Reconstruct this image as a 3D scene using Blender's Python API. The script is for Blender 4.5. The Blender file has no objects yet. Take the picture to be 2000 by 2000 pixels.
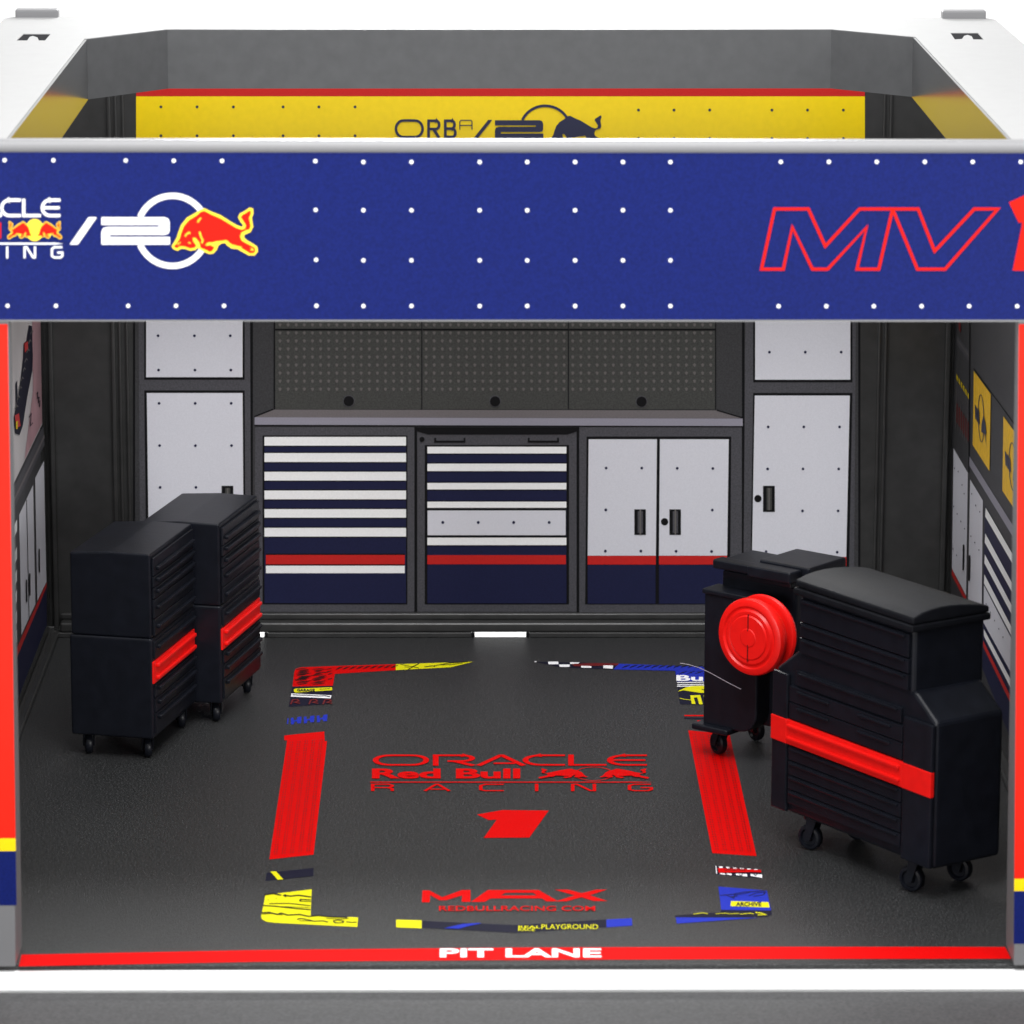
import bpy, bmesh, math, random
from mathutils import Vector, Matrix
from mathutils.geometry import tessellate_polygon
random.seed(7)
S = bpy.context.scene
COL = S.collection
# ------------------------------------------------------------------ camera
F = 8100.0
yc = Vector((910-1000, -850-1000, F)).normalized()      # garage depth axis, camera coords (x right, y down, z forward)
up = Vector((0, -1, 0)); zc = (up - yc*up.dot(yc)).normalized(); xc = yc.cross(zc)
RM = Matrix((xc, yc, zc))                                # camera coords -> world
p0 = Vector(((985-1000)/F, (1884-1000)/F, 1))*8.3
CAMP = -(RM @ p0)
def hit(px, py, ax, val):
    """the point where the sight line of a photo pixel meets the plane (axis, value)"""
    r = RM @ Vector(((px-1000)/F, (py-1000)/F, 1))
    return CAMP + r*((val-CAMP[ax])/r[ax])
cd = bpy.data.cameras.new('camera'); cam = bpy.data.objects.new('camera', cd); COL.objects.link(cam)
cx_, cy_, cz_ = RM @ Vector((1,0,0)), RM @ Vector((0,-1,0)), RM @ Vector((0,0,-1))
mw = Matrix((cx_, cy_, cz_)).transposed().to_4x4(); mw.translation = CAMP
cam.matrix_world = mw
cd.sensor_width = 36; cd.sensor_fit = 'HORIZONTAL'; cd.lens = 36*F/2000; cd.clip_start = .1; cd.clip_end = 200
cd.dof.use_dof = True; cd.dof.focus_distance = 9.9; cd.dof.aperture_fstop = 5.6
S.camera = cam
# ------------------------------------------------------------------ materials
def mat(name, col, rough=.5, spec=.5, noise=0, nscale=40, bump=0, bscale=300, metal=0, coat=0, bdist=.002):
    m = bpy.data.materials.new(name); m.use_nodes = True
    nt = m.node_tree; b = nt.nodes['Principled BSDF']
    b.inputs['Base Color'].default_value = (*col, 1); b.inputs['Roughness'].default_value = rough
    b.inputs['Specular IOR Level'].default_value = spec; b.inputs['Metallic'].default_value = metal
    if coat: b.inputs['Coat Weight'].default_value = coat; b.inputs['Coat Roughness'].default_value = .12
    tc = nt.nodes.new('ShaderNodeTexCoord')
    if noise:
        n = nt.nodes.new('ShaderNodeTexNoise'); n.inputs['Scale'].default_value = nscale; n.inputs['Detail'].default_value = 6
        nt.links.new(tc.outputs['Object'], n.inputs['Vector'])
        r = nt.nodes.new('ShaderNodeMapRange')
        r.inputs['From Min'].default_value = .36; r.inputs['From Max'].default_value = .64; r.clamp = False
        r.inputs['To Min'].default_value = 1-noise; r.inputs['To Max'].default_value = 1+noise
        mx = nt.nodes.new('ShaderNodeVectorMath'); mx.operation = 'SCALE'
        mx.inputs[0].default_value = col
        nt.links.new(n.outputs['Fac'], r.inputs['Value']); nt.links.new(r.outputs[0], mx.inputs['Scale'])
        nt.links.new(mx.outputs[0], b.inputs['Base Color'])
    if bump:
        n2 = nt.nodes.new('ShaderNodeTexNoise'); n2.inputs['Scale'].default_value = bscale; n2.inputs['Detail'].default_value = 2
        nt.links.new(tc.outputs['Object'], n2.inputs['Vector'])
        bp = nt.nodes.new('ShaderNodeBump'); bp.inputs['Strength'].default_value = bump; bp.inputs['Distance'].default_value = bdist
        nt.links.new(n2.outputs['Fac'], bp.inputs['Height']); nt.links.new(bp.outputs[0], b.inputs['Normal'])
    return m
M = dict(
 floor   = mat('floor_plastic', (.018,.0185,.019), .42, .26, .4, 200, .4, 340, bdist=.005),
 dark    = mat('dark_plastic', (.032,.032,.032), .26, .5, .1, 20, .08, 30),
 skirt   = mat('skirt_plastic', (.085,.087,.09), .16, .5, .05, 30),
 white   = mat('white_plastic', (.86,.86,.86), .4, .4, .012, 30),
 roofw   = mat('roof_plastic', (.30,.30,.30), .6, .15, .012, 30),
 lip     = mat('lip_shade_plastic', (.20,.20,.205), .45, .3),  # white plastic darkened: the rim's front shade is put into this colour
 sweep   = mat('white_paper', (.93,.93,.93), .9, .1, .01, 3),
 mat     = mat('grey_board', (.055,.055,.057), .6, .2, .2, 160, .3, 150),
 card    = mat('charcoal_print', (.036,.036,.039), .5, .3, .22, 250),
 cardl   = mat('grey_print', (.062,.061,.07), .5, .3, .2, 250),
 cardg   = mat('pegboard_print', (.046,.047,.044), .5, .3, .22, 250),
 peg     = mat('peg_print', (.12,.11,.107), .5, .3),
 black   = mat('black_print', (.006,.006,.007), .6, .1),
 door    = mat('light_door_print', (.62,.62,.675), .5, .35, .03, 300),
 bar     = mat('white_bar_print', (.84,.84,.84), .5, .35, .03, 300),
 navy    = mat('navy_print', (.010,.012,.045), .5, .185, .1, 300),
 redp    = mat('red_print', (.50,.012,.010), .5, .3, .05, 300),
 topg    = mat('worktop_print', (.14,.125,.13), .5, .3, .08, 300),
 topf    = mat('worktop_edge_print', (.26,.25,.30), .5, .3, .05, 300),
 yellow  = mat('yellow_sticker', (.85,.61,.004), .24, .32, .02, 60, .05, 9, bdist=.01),
 gold    = mat('gold_print', (.80,.47,.006), .5, .3, .08, 60),
 blue    = mat('blue_sticker', (.0035,.0095,.098), .42, .14, .16, 230),
 red     = mat('red_sticker', (.74,.014,.004), .40, .18, .02, 100),
 redf    = mat('red_floor_print', (.56,.002,.002), .6, .04, .05, 200),
 redd    = mat('dark_red_print', (.13,.004,.004), .5, .3),
 bluef   = mat('blue_floor_print', (.016,.03,.36), .6, .06, .06, 200),
 yelf    = mat('yellow_floor_print', (.66,.62,.008), .6, .06, .03, 200),
 navyf   = mat('navy_floor_print', (.009,.009,.022), .6, .08),
 ink     = mat('white_ink', (.88,.88,.90), .5, .3),
 redink  = mat('red_ink', (.55,.008,.002), .5, .12),
 yelink  = mat('yellow_ink', (.95,.70,.03), .4, .4),
 navyink = mat('navy_ink', (.015,.018,.055), .4, .4),
 cart    = mat('navy_black_plastic', (.006,.007,.011), .36, .26, .15, 30, .12, 60),
 lid     = mat('lid_black_plastic', (.006,.0065,.009), .62, .12, .15, 30, .12, 60),
 redpl   = mat('red_plastic', (.78,.008,.006), .34, .4, .04, 40, .06, 40),
 poster  = mat('poster_white', (.55,.52,.53), .4, .4, .15, 3),
 pink    = mat('poster_pink', (.42,.24,.27), .4, .4, .2, 5),
 grey    = mat('clip_grey_post_shade', (.15,.15,.155), .45, .4),  # roof clips' grey; on the white posts this colour stands for shade
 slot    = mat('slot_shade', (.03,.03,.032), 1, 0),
 fibrew  = mat('pale_fibre', (.30,.28,.32), .4, .4),  # the fibre's own pale colour
)
def speckle(m, col, scale, lo, hi):
    nt = m.node_tree; b = nt.nodes['Principled BSDF']; src = b.inputs['Base Color'].links[0].from_socket
    tc = nt.nodes.new('ShaderNodeTexCoord'); n = nt.nodes.new('ShaderNodeTexNoise'); n.inputs['Scale'].default_value = scale; n.inputs['Detail'].default_value = 1
    nt.links.new(tc.outputs['Object'], n.inputs['Vector'])
    r = nt.nodes.new('ShaderNodeMapRange'); r.inputs['From Min'].default_value = lo; r.inputs['From Max'].default_value = hi
    nt.links.new(n.outputs['Fac'], r.inputs['Value'])
    mx = nt.nodes.new('ShaderNodeMix'); mx.data_type = 'RGBA'
    nt.links.new(r.outputs[0], mx.inputs[0]); nt.links.new(src, mx.inputs[6]); mx.inputs[7].default_value = (*col, 1)
    nt.links.new(mx.outputs[2], b.inputs['Base Color'])
speckle(M['floor'], (.078,.079,.081), 245, .52, .73)  # pale flecks of the grain, its glints painted into the floor colour
# ------------------------------------------------------------------ object helpers
def tag(o, label=None, cat=None, group=None, kind=None):
    if label: o['label'] = label
    if cat: o['category'] = cat
    if group: o['group'] = group
    if kind: o['kind'] = kind
    return o
def empty(name, loc=(0,0,0), rz=0):
    o = bpy.data.objects.new(name, None); COL.objects.link(o); o.location = loc; o.rotation_euler = (0,0,rz)
    o.empty_display_size = .05
    return o
def link(name, bm, mats, parent=None, smooth=False):
    me = bpy.data.meshes.new(name); bm.to_mesh(me); bm.free()
    for m in (mats if isinstance(mats, (list, tuple)) else [mats]): me.materials.append(m)
    o = bpy.data.objects.new(name, me); COL.objects.link(o)
    if parent is not None: o.parent = parent
    if smooth:
        for p in me.polygons: p.use_smooth = True
    return o
def hexa(bm, lo, hi, bevel=0, seg=2, mi=0):
    """block between a lower and an upper quad (4 points each, same winding)"""
    b2 = bmesh.new()
    v = [b2.verts.new(p) for p in list(lo)+list(hi)]
    fs = [(3,2,1,0),(4,5,6,7)]+[(i,(i+1)%4,4+(i+1)%4,4+i) for i in range(4)]
    for f in fs: b2.faces.new([v[i] for i in f])
    bmesh.ops.recalc_face_normals(b2, faces=b2.faces)
    if bevel: bmesh.ops.bevel(b2, geom=list(b2.edges), offset=bevel, segments=seg, affect='EDGES', profile=.6)
    merge(bm, b2, mi)
def merge(bm, b2, mi=0):
    for f in b2.faces: f.material_index = mi
    me = bpy.data.meshes.new('tmp'); b2.to_mesh(me); b2.free()
    bm.from_mesh(me); bpy.data.meshes.remove(me)
def box(bm, x0, x1, y0, y1, z0, z1, bevel=0, seg=2, mi=0):
    hexa(bm, [(x0,y0,z0),(x1,y0,z0),(x1,y1,z0),(x0,y1,z0)], [(x0,y0,z1),(x1,y0,z1),(x1,y1,z1),(x0,y1,z1)], bevel, seg, mi)
def prism(bm, prof, ax, a0, a1, bevel=0, seg=2, mi=0):
    """profile polygon extruded along axis ax from a0 to a1"""
    b2 = bmesh.new()
    def mk(a, p):
        c = list(p); c.insert(ax, a); return c
    A = [b2.verts.new(mk(a0,p)) for p in prof]; B = [b2.verts.new(mk(a1,p)) for p in prof]
    b2.faces.new(A); b2.faces.new(B[::-1])
    n = len(prof)
    for i in range(n): b2.faces.new([A[i], B[i], B[(i+1)%n], A[(i+1)%n]])
    bmesh.ops.recalc_face_normals(b2, faces=b2.faces)
    if bevel: bmesh.ops.bevel(b2, geom=list(b2.edges), offset=bevel, segments=seg, affect='EDGES', profile=.6)
    merge(bm, b2, mi)
def lathe(bm, prof, centre, axis, n=48, mi=0):
    """profile [(r, a)] turned about 'x'/'y'/'z' through centre"""
    b2 = bmesh.new(); rings = []
    for r, a in prof:
        ring = []
        for k in range(n):
            t = 2*math.pi*k/n; c, s = r*math.cos(t), r*math.sin(t)
            p = {'x':(a,c,s),'y':(c,a,s),'z':(c,s,a)}[axis]
            ring.append(b2.verts.new(Vector(centre)+Vector(p)))
        rings.append(ring)
    for i in range(len(rings)-1):
        for k in range(n): b2.faces.new([rings[i][k], rings[i][(k+1)%n], rings[i+1][(k+1)%n], rings[i+1][k]])
    if prof[0][0] > 1e-5: b2.faces.new(rings[0])
    if prof[-1][0] > 1e-5: b2.faces.new(rings[-1][::-1])
    bmesh.ops.remove_doubles(b2, verts=b2.verts, dist=1e-5)
    bmesh.ops.recalc_face_normals(b2, faces=b2.faces)
    for f in b2.faces: f.smooth = True
    merge(bm, b2, mi)
def tube(bm, pts, r, n=8):
    b2 = bmesh.new(); rings = []
    for i, p in enumerate(pts):
        p = Vector(p); d = (Vector(pts[min(i+1,len(pts)-1)])-Vector(pts[max(i-1,0)])).normalized()
        a = d.orthogonal().normalized(); b = d.cross(a)
        rings.append([b2.verts.new(p+(a*math.cos(t)+b*math.sin(t))*r) for t in [2*math.pi*k/n for k in range(n)]])
    for i in range(len(rings)-1):
        for k in range(n): b2.faces.new([rings[i][k], rings[i][(k+1)%n], rings[i+1][(k+1)%n], rings[i+1][k]])
    b2.faces.new(rings[0]); b2.faces.new(rings[-1][::-1])
    bmesh.ops.recalc_face_normals(b2, faces=b2.faces)
    merge(bm, b2)
# ------------------------------------------------------------------ flat print helper
class Art:
    """printed artwork: polygons measured on the photo, laid on a plane of the model"""
    def __init__(s, ax, val, sgn, sx=1, ox=0, oy=0, base=.0015):
        s.ax, s.val, s.sgn = ax, val, sgn; s.k = 1/sx; s.ox, s.oy = ox, oy
        s.bm = bmesh.new(); s.mats = []; s.n = 0; s.base = base
    def view(s, sx, ox, oy): s.k = 1/sx; s.ox, s.oy = ox, oy; return s
    def mi(s, key):
        if key not in s.mats: s.mats.append(key)
        return s.mats.index(key)
    def put(s, p, lay):
        v = hit(s.ox+p[0]*s.k, s.oy+p[1]*s.k, s.ax, s.val)
        v[s.ax] += s.sgn*(s.base + lay*.0009 + s.n*2.5e-6)
        return v
    def poly(s, pts, key, lay=0, holes=()):
        loops = [[Vector((p[0], p[1], 0)) for p in pts]]+[[Vector((p[0], p[1], 0)) for p in h] for h in holes]
        flat = [p for l in loops for p in l]
        s.n += 1
        vs = [s.bm.verts.new(s.put(p, lay)) for p in flat]; m = s.mi(key)
        for t in tessellate_polygon(loops):
            try: f = s.bm.faces.new([vs[i] for i in t]); f.material_index = m
            except ValueError: pass
        return s
    def rect(s, x0, y0, x1, y1, key, lay=0): return s.poly([(x0,y0),(x1,y0),(x1,y1),(x0,y1)], key, lay)
    def dot(s, x, y, r, key, lay=1, ry=None, n=14):
        ry = ry or r
        return s.poly([(x+r*math.cos(2*math.pi*k/n), y+ry*math.sin(2*math.pi*k/n)) for k in range(n)], key, lay)
    def stroke(s, pts, w, key, lay=1, closed=False, fx=1, taper=False):
        """constant-width line; fx squashes y first so lines keep their true width on the slanted floor"""
        P = [Vector((x, y*fx)) for x, y in pts]; n = len(P); L, R_ = [], []
        for i in range(n):
            a = P[(i-1)%n] if (closed or i) else None; b = P[(i+1)%n] if (closed or i < n-1) else None
            d1 = (P[i]-a).normalized() if a is not None else (b-P[i]).normalized()
            d2 = (b-P[i]).normalized() if b is not None else d1
            n1 = Vector((-d1.y, d1.x)); n2 = Vector((-d2.y, d2.x)); m = n1+n2
            if m.length < .2: m = n1
            m.normalize(); h = w/2/max(.45, m.dot(n1))
            if taper: h *= max(.12, 1-abs(2*i/(n-1)-1)**2)
            L.append(P[i]+m*h); R_.append(P[i]-m*h)
        q = lambda v: (v.x, v.y/fx)
        s.n += 1; m = s.mi(key)
        A = [s.bm.verts.new(s.put(q(v), lay)) for v in L]; B = [s.bm.verts.new(s.put(q(v), lay)) for v in R_]
        for i in range(n if closed else n-1):
            j = (i+1)%n; f = s.bm.faces.new([A[i], A[j], B[j], B[i]]); f.material_index = m
        return s
    def text(s, txt, x0, y0, x1, y1, key, lay=1, bold=0, slant=0):
        cu = bpy.data.curves.new('t', 'FONT'); cu.body = txt; cu.offset = bold; cu.resolution_u = 4
        o = bpy.data.objects.new('t', cu); COL.objects.link(o)
        dg = bpy.context.evaluated_depsgraph_get(); me = bpy.data.meshes.new_from_object(o.evaluated_get(dg))
        xs = [v.co.x for v in me.vertices]; ys = [v.co.y for v in me.vertices]
        ax, bx, ay, by = min(xs), max(xs), min(ys), max(ys); m = s.mi(key); s.n += 1
        vs = []
        for v in me.vertices:
            u = (v.co.x-ax)/(bx-ax); w = (v.co.y-ay)/(by-ay)
            vs.append(s.bm.verts.new(s.put((x0+(x1-x0)*u+slant*w, y1+(y0-y1)*w), lay)))
        for p in me.polygons:
            f = s.bm.faces.new([vs[i] for i in p.vertices]); f.material_index = m
        bpy.data.objects.remove(o); bpy.data.curves.remove(cu); bpy.data.meshes.remove(me)
        return s
    def done(s, name, parent, label=None):
        bmesh.ops.triangulate(s.bm, faces=[f for f in s.bm.faces if len(f.verts) > 4])
        want = Vector((0,0,0)); want[s.ax] = s.sgn
        for f in s.bm.faces:
            f.normal_update()
            if f.normal.dot(want) < 0: f.normal_flip()
        o = link(name, s.bm, [M[k] for k in s.mats], parent)
        if label: o['label'] = label
        return o
def arc(cx, cy, rx, ry, a0, a1, n=24):
    return [(cx+rx*math.cos(math.radians(a0+(a1-a0)*i/n)), cy-ry*math.sin(math.radians(a0+(a1-a0)*i/n))) for i in range(n+1)]
# emblem outlines (units of the 3.578x enlargement)
BULL_OUT = [(1200,468),(1215,487),(1240,497),(1270,482),(1300,485),(1330,497),(1365,492),(1385,474),(1395,490),(1430,507),(1465,520),(1492,516),(1515,490),(1525,462),(1545,447),(1573,442),(1590,462),(1620,482),(1658,484),(1700,508),(1740,530),(1780,530),(1802,503),(1797,470),(1760,446),(1735,432),(1712,415),(1703,395),(1712,383),(1750,368),(1768,330),(1762,290),(1758,270),(1770,240),(1768,205),(1745,198),(1712,222),(1678,238),(1666,265),(1683,297),(1702,320),(1690,334),(1650,318),(1600,288),(1540,250),(1480,228),(1430,203),(1400,208),(1370,233),(1308,268),(1268,318),(1248,370),(1236,410),(1218,440)]
BULL_IN = [(1213,468),(1237,482),(1262,466),(1298,471),(1332,483),(1360,478),(1374,462),(1352,432),(1348,408),(1368,408),(1393,440),(1402,478),(1438,492),(1465,505),(1483,502),(1500,474),(1470,457),(1450,463),(1435,459),(1452,441),(1482,440),(1515,432),(1560,428),(1585,424),(1600,448),(1628,465),(1666,468),(1706,491),(1747,516),(1775,516),(1787,497),(1781,476),(1746,457),(1715,442),(1690,427),(1679,400),(1688,372),(1718,356),(1743,350),(1753,328),(1747,292),(1742,268),(1755,238),(1752,216),(1738,220),(1715,236),(1692,248),(1683,265),(1700,290),(1719,320),(1712,343),(1690,351),(1650,337),(1598,306),(1538,270),(1478,245),(1430,220),(1406,224),(1376,250),(1320,285),(1286,325),(1268,370),(1255,415),(1235,447)]
def bull(A, kout, kin, f=lambda x, y: (x, y), lay=1, marks=True):
    if kout: A.poly([f(*p) for p in BULL_OUT], kout, lay)
    if kin: A.poly([f(*p) for p in BULL_IN], kin, lay+.5)
    if marks and kout and kin:
        for st, w in (([(1383,300),(1390,284),(1405,270)],9), ([(1293,398),(1305,382),(1322,370),(1330,378)],8), ([(1395,365),(1405,400),(1418,425),(1410,445)],9), ([(1585,430),(1610,452),(1650,466),(1690,474)],6), ([(1318,440),(1332,446)],7), ([(1755,478),(1770,492),(1752,494)],6), ([(1240,455),(1262,440)],6)):
            A.stroke([f(*p) for p in st], w*A_scale(f), kout, lay+.9)
def A_scale(f): return abs(f(1100,0)[0]-f(1000,0)[0])/100
TWO = [(710,265),(1150,265),(1176,275),(1185,300),(1185,362),(1176,380),(1150,387),(768,387),(768,403),(1187,403),(1187,455),(710,455),(710,365),(720,343),(750,333),(1105,333),(1118,325),(1105,318),(710,318)]
def two_logo(A, key, f=lambda x, y: (x, y), lay=1, ring=40, slash=True, thin=0):
    A.poly([f(*p) for p in TWO], key, lay)
    if slash: A.poly([f(*p) for p in [(620,265),(677,265),(545,455),(488,455)]], key, lay)
    k = A_scale(f)
    A.stroke([f(*p) for p in arc(1205,360,245,245,157,12,30)], ring*k, key, lay-.5)
    A.stroke([f(*p) for p in arc(1205,360,245,245,-12,-157,30)], ring*k, key, lay-.5)
def team_logo(A, f, fx, kmain, kred, ksun, kb_out, lay=1, w=1):
    """team lettering; units of a 1855-wide logo, y 0..810 unforeshortened"""
    g = lambda pts: [f(*p) for p in pts]
    T = lambda pts, wd, closed=False, key=None: A.stroke(g(pts), wd*w, key or kmain, lay, closed, fx)
    # O R A C L E, y 0..243
    O = arc(200,121,92,104,90,270,12)+arc(335,121,92,104,270,450,12)
    T(O, 36, True)
    T([(486,243),(486,17),(650,17)]+arc(650,80,66,63,90,-90,8)+[(560,143)], 36); T([(610,148),(725,240)], 40)
    T([(755,240),(893,20),(905,20),(1040,240)], 38); T([(850,190),(985,190)], 32)
    T([(1300,17),(1150,17)]+arc(1150,121,100,104,90,270,12)+[(1300,225)], 36)
    T([(1337,0),(1337,225),(1560,225)], 36)
    T([(1815,17),(1680,17)]+arc(1680,121,100,104,90,270,12)+[(1815,225)], 36); T([(1600,121),(1805,121)], 34)
    # rule and R A C I N G
    A.poly(g([(75,592),(1750,592),(1855,603),(1750,612),(75,612)]), kmain, lay)
    T([(90,795),(90,650),(190,650),(212,668),(212,700),(190,722),(92,722)], 22); T([(185,724),(212,745),(214,795)], 22)
    T([(418,795),(488,650),(500,650),(572,795)], 22); T([(452,757),(540,757)], 20)
    T([(915,650),(800,650),(770,675),(770,770),(800,788),(915,788)], 22)
    T([(1121,640),(1121,798)], 22)
    T([(1348,798),(1348,650),(1375,650),(1460,788),(1484,788),(1484,640)], 22)
    T([(1840,650),(1735,650),(1705,675),(1705,765),(1735,788),(1820,788),(1842,765),(1842,722),(1775,722)], 22)
    # two bulls before the sun, x 1120..1835
    sy = [(1480+118*math.cos(2*math.pi*k/36), 420-148*math.sin(2*math.pi*k/36)) for k in range(36)]
    if ksun: A.poly(g(sy), ksun, lay)
    else: A.stroke(g(sy), 9, kred, lay, True, fx)
    def fb(mir):
        def q(x, y):
            u = (x-1200)/600.0; v = (y-200)/330.0
            X = 1510+325*u; Y = 300+240*v
            return f(X if not mir else 2*1480-X, Y)
        return q
    for mir in (0, 1):
        q = fb(mir)
        if kb_out: A.poly([q(*p) for p in BULL_OUT], kb_out, lay+.4+.2*mir)
        A.poly([q(*p) for p in BULL_IN], kred, lay+.8+.2*mir)
# ------------------------------------------------------------------ the setting
bm = bmesh.new()
prof = [(-14,-.052),(6,-.052)]+[(6+5*math.sin(t), -.052+5-5*math.cos(t)) for t in [math.radians(9*k) for k in range(1,11)]]+[(11,14)]
for i in range(len(prof)-1):
    a, b = prof[i], prof[i+1]
    bm.faces.new([bm.verts.new(p) for p in [(-16,a[0],a[1]),(16,a[0],a[1]),(16,b[0],b[1]),(-16,b[0],b[1])]])
bmesh.ops.remove_doubles(bm, verts=bm.verts, dist=1e-4)
tag(link('backdrop', bm, M['sweep'], smooth=True), kind='structure')
bm = bmesh.new(); box(bm, -2.2, 2.2, -1.7, -.03, -.0515, -.047, .0008, 1)
tag(link('board', bm, M['mat']), 'dark grey board lying flat in front of the white base of the toy garage', 'board')
# ------------------------------------------------------------------ the toy garage
G = empty('toy_garage')
tag(G, 'toy pit garage with a blue banner across its front, white roof frame and dark floor', 'toy garage')
YB = 2.65; XL, XR = -1.165, 1.187; ZR = 1.652
bm = bmesh.new(); box(bm, -1.19, 1.21, 0, YB-.044, -.011, 0, .004, 3)
floor_o = link('floor', bm, M['floor'], G)
bm = bmesh.new(); box(bm, -1.23, 1.25, -.022, YB-.044, -.0468, -.0112, .003, 2)
link('base_rim', bm, M['white'], G)
def Zb(py, Y=YB): return hit(1000, py, 1, Y)[2]
def Xb(px, Y=YB): return hit(px, 1000, 1, Y)[0]
# back wall, standing on feet so that slots stay open at its foot
bm = bmesh.new()
slots = [(Xb(411),Xb(521)),(Xb(922),Xb(1033)),(Xb(1432),Xb(1542))]
xs = [-1.2]+[v for s_ in slots for v in s_]+[1.22]
for i in range(0, len(xs), 2):
    box(bm, xs[i], xs[i+1], YB-.058, YB+.03, .0002, .014, .002, 1); box(bm, xs[i], xs[i+1], YB-.043, YB+.03, -.0468, 0, .002, 1)
box(bm, -1.2, 1.22, YB, YB+.03, .0162, ZR-.06, 0)
wall = link('back_wall', bm, M['dark'], G)
for s0, s1 in slots:
    for xx in (s0+.003, s1-.003):
        bm = bmesh.new(); box(bm, xx-.0045, xx+.0045, YB-.0585, YB-.0445, .0004, .0125, .002, 2)
        link('slot_hook', bm, M['black'], wall)
bm = bmesh.new()
box(bm, XL+.03, XR-.03, YB-.058, YB-.001, .0142, .040, .007, 4)
box(bm, XL+.03, XR-.03, YB-.022, YB-.001, .0405, .056, .004, 3)
link('skirting_rail', bm, M['dark'], wall, True)
bm = bmesh.new()
for x0, x1, d in ((103,112,.03),(224,232,.016),(238,243,.012),(252,257,.012),(1707,1712,.012),(1719,1724,.016),(1836,1846,.03)):
    bm = bmesh.new(); a, b = Xb(x0), Xb(x1); box(bm, a, b, YB-d, YB-.0005, .0165, ZR-.07, min(.003,(b-a)/3), 3)
    link('wall_rib', bm, M['dark'], wall, True)
# ---- printed card of the back wall
A = Art(1, YB, -1, base=.0012)
A.rect(262, 330, 1679, 1196, 'card')
A.rect(260, 330, 264, 1194, 'black', 1).rect(1676, 330, 1680, 1194, 'black', 1)
A.rect(486, 330, 494, 1194, 'black', 1).rect(1449, 330, 1454, 1194, 'black', 1)
A.rect(262, 1188, 1679, 1193, 'black', 1)
A.done('printed_card', wall)
def tall(name, ox, xs, dots, lab, hx, kx):
    A = Art(1, YB, -1, base=.0026)
    a0, a1, b0, b1 = xs
    A.poly([(a0-17,330),(a1+13,330),(b1+15,1190),(b0-17,1190)], 'cardl')
    dy = ox
    A.poly([(a0-4,330),(a1+4,330),(a1+4,741+dy),(a0-4,741+dy)], 'black', 1)
    A.poly([(a0,330),(a1,330),(a1,736+dy),(a0-.3,736+dy)], 'door', 2)
    A.poly([(a0-4,762+dy),(a1+4,762+dy),(b1+4,1184),(b0-4,1184)], 'black', 1)
    A.poly([(a0-1 if ox else a0+1,767+dy),(a1-1 if ox else a1,767+dy),(b1,1087),(b0,1087)], 'door', 2)
    A.poly([(b0,1087.2),(b1,1087.2),(b1,1105),(b0,1105)], 'redp', 2)
    A.poly([(b0,1105.2),(b1,1105.2),(b1,1181),(b0,1181)], 'navy', 2)
    for x, y in dots: A.dot(x, y, 2.7, 'navy', 3)
    A.rect(hx, 948, hx+23, 999, 'black', 3).rect(hx+7, 952, hx+17, 995, 'cardg', 4).rect(hx+10.5, 952, hx+13, 995, 'peg', 5)
    A.dot(kx, 973, 7.3, 'black', 3)
    A.done(name, wall, lab)
tall('tall_cabinet_print', 0, (286,474,291,476), [(x,y) for y in (400,485,570) for x in (308,379,450)]+[(309,655),(380,655),(450,655),(310,722),(381,722),(451,722),(311,787),(381.5,787),(451.7,787),(312,869.5),(382,869.5),(452.4,869.5),(313,951),(383,951),(314,1030),(384,1030),(453,1030)], 'left tall locker print', 433, 465)
tall('tall_cabinet_print', 5, (1475,1660.5,1468.5,1652.5), [(x,y) for y in (440,525,605) for x in (1503,1573,1643)]+[(1502.5,687),(1572.5,687),(1642.5,687),(1500,833),(1569.6,833),(1639.4,833),(1499,915),(1568,915),(1637.8,915),(1567,997),(1636.5,997),(1496,1076.5),(1565.3,1077),(1634.7,1077.5)], 'right tall locker print', 1490, 1480)
for q, (x0, x1) in enumerate(((535,824.5),(825.5,1110.5),(1111.5,1398))):
    A = Art(1, YB, -1, base=.0026)
    A.rect(x0, 330, x1, 799, 'cardg')
    A.rect(x0, 641.5, x1, 645, 'black', 1)
    A.rect(x1-1.5, 330, x1, 799, 'black', 2)
    if q == 0: A.rect(x0, 330, x0+2.5, 799, 'black', 2)
    xa = (547, 832.2, 1118.6)[q]
    for r in range(24):
        for c in range(18):
            x = xa+c*15.85; y = 759.5-r*15.7
            if y > 340: A.poly([(x-3.2,y-1.6),(x,y-3.4),(x+3.2,y-1.2),(x+1.2,y+3.4),(x-1.4,y+3)], 'peg', 1)
    A.dot((681.3,967,1252.8)[q], 782.5+q*.6, 11.5, 'cardl', 1, n=24).dot((681.3,967,1252.8)[q], 782.5+q*.6, 10, 'black', 2, n=24)
    A.done('pegboard_print', wall)
A = Art(1, YB, -1, base=.0026)
A.poly([(497,330),(533,330),(533,799),(497,813)], 'card').poly([(1401,330),(1449,330),(1449,815),(1401,801)], 'card')
A.stroke([(497,813),(534,798.5)], 2.5, 'black', 2).stroke([(1400,800.5),(1450,815.5)], 2.5, 'black', 2)
A.poly([(535.5,799.5),(1399,801),(1449,816.5),(498,814.5)], 'topg', 1).poly([(497.5,814.5),(1450.5,817),(1450.5,831.5),(497.5,829)], 'topf', 1)
A.poly([(497.5,829),(1450.5,831.5),(1450.5,834),(497.5,831.5)], 'black', 1)
A.done('worktop_print', wall)
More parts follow.
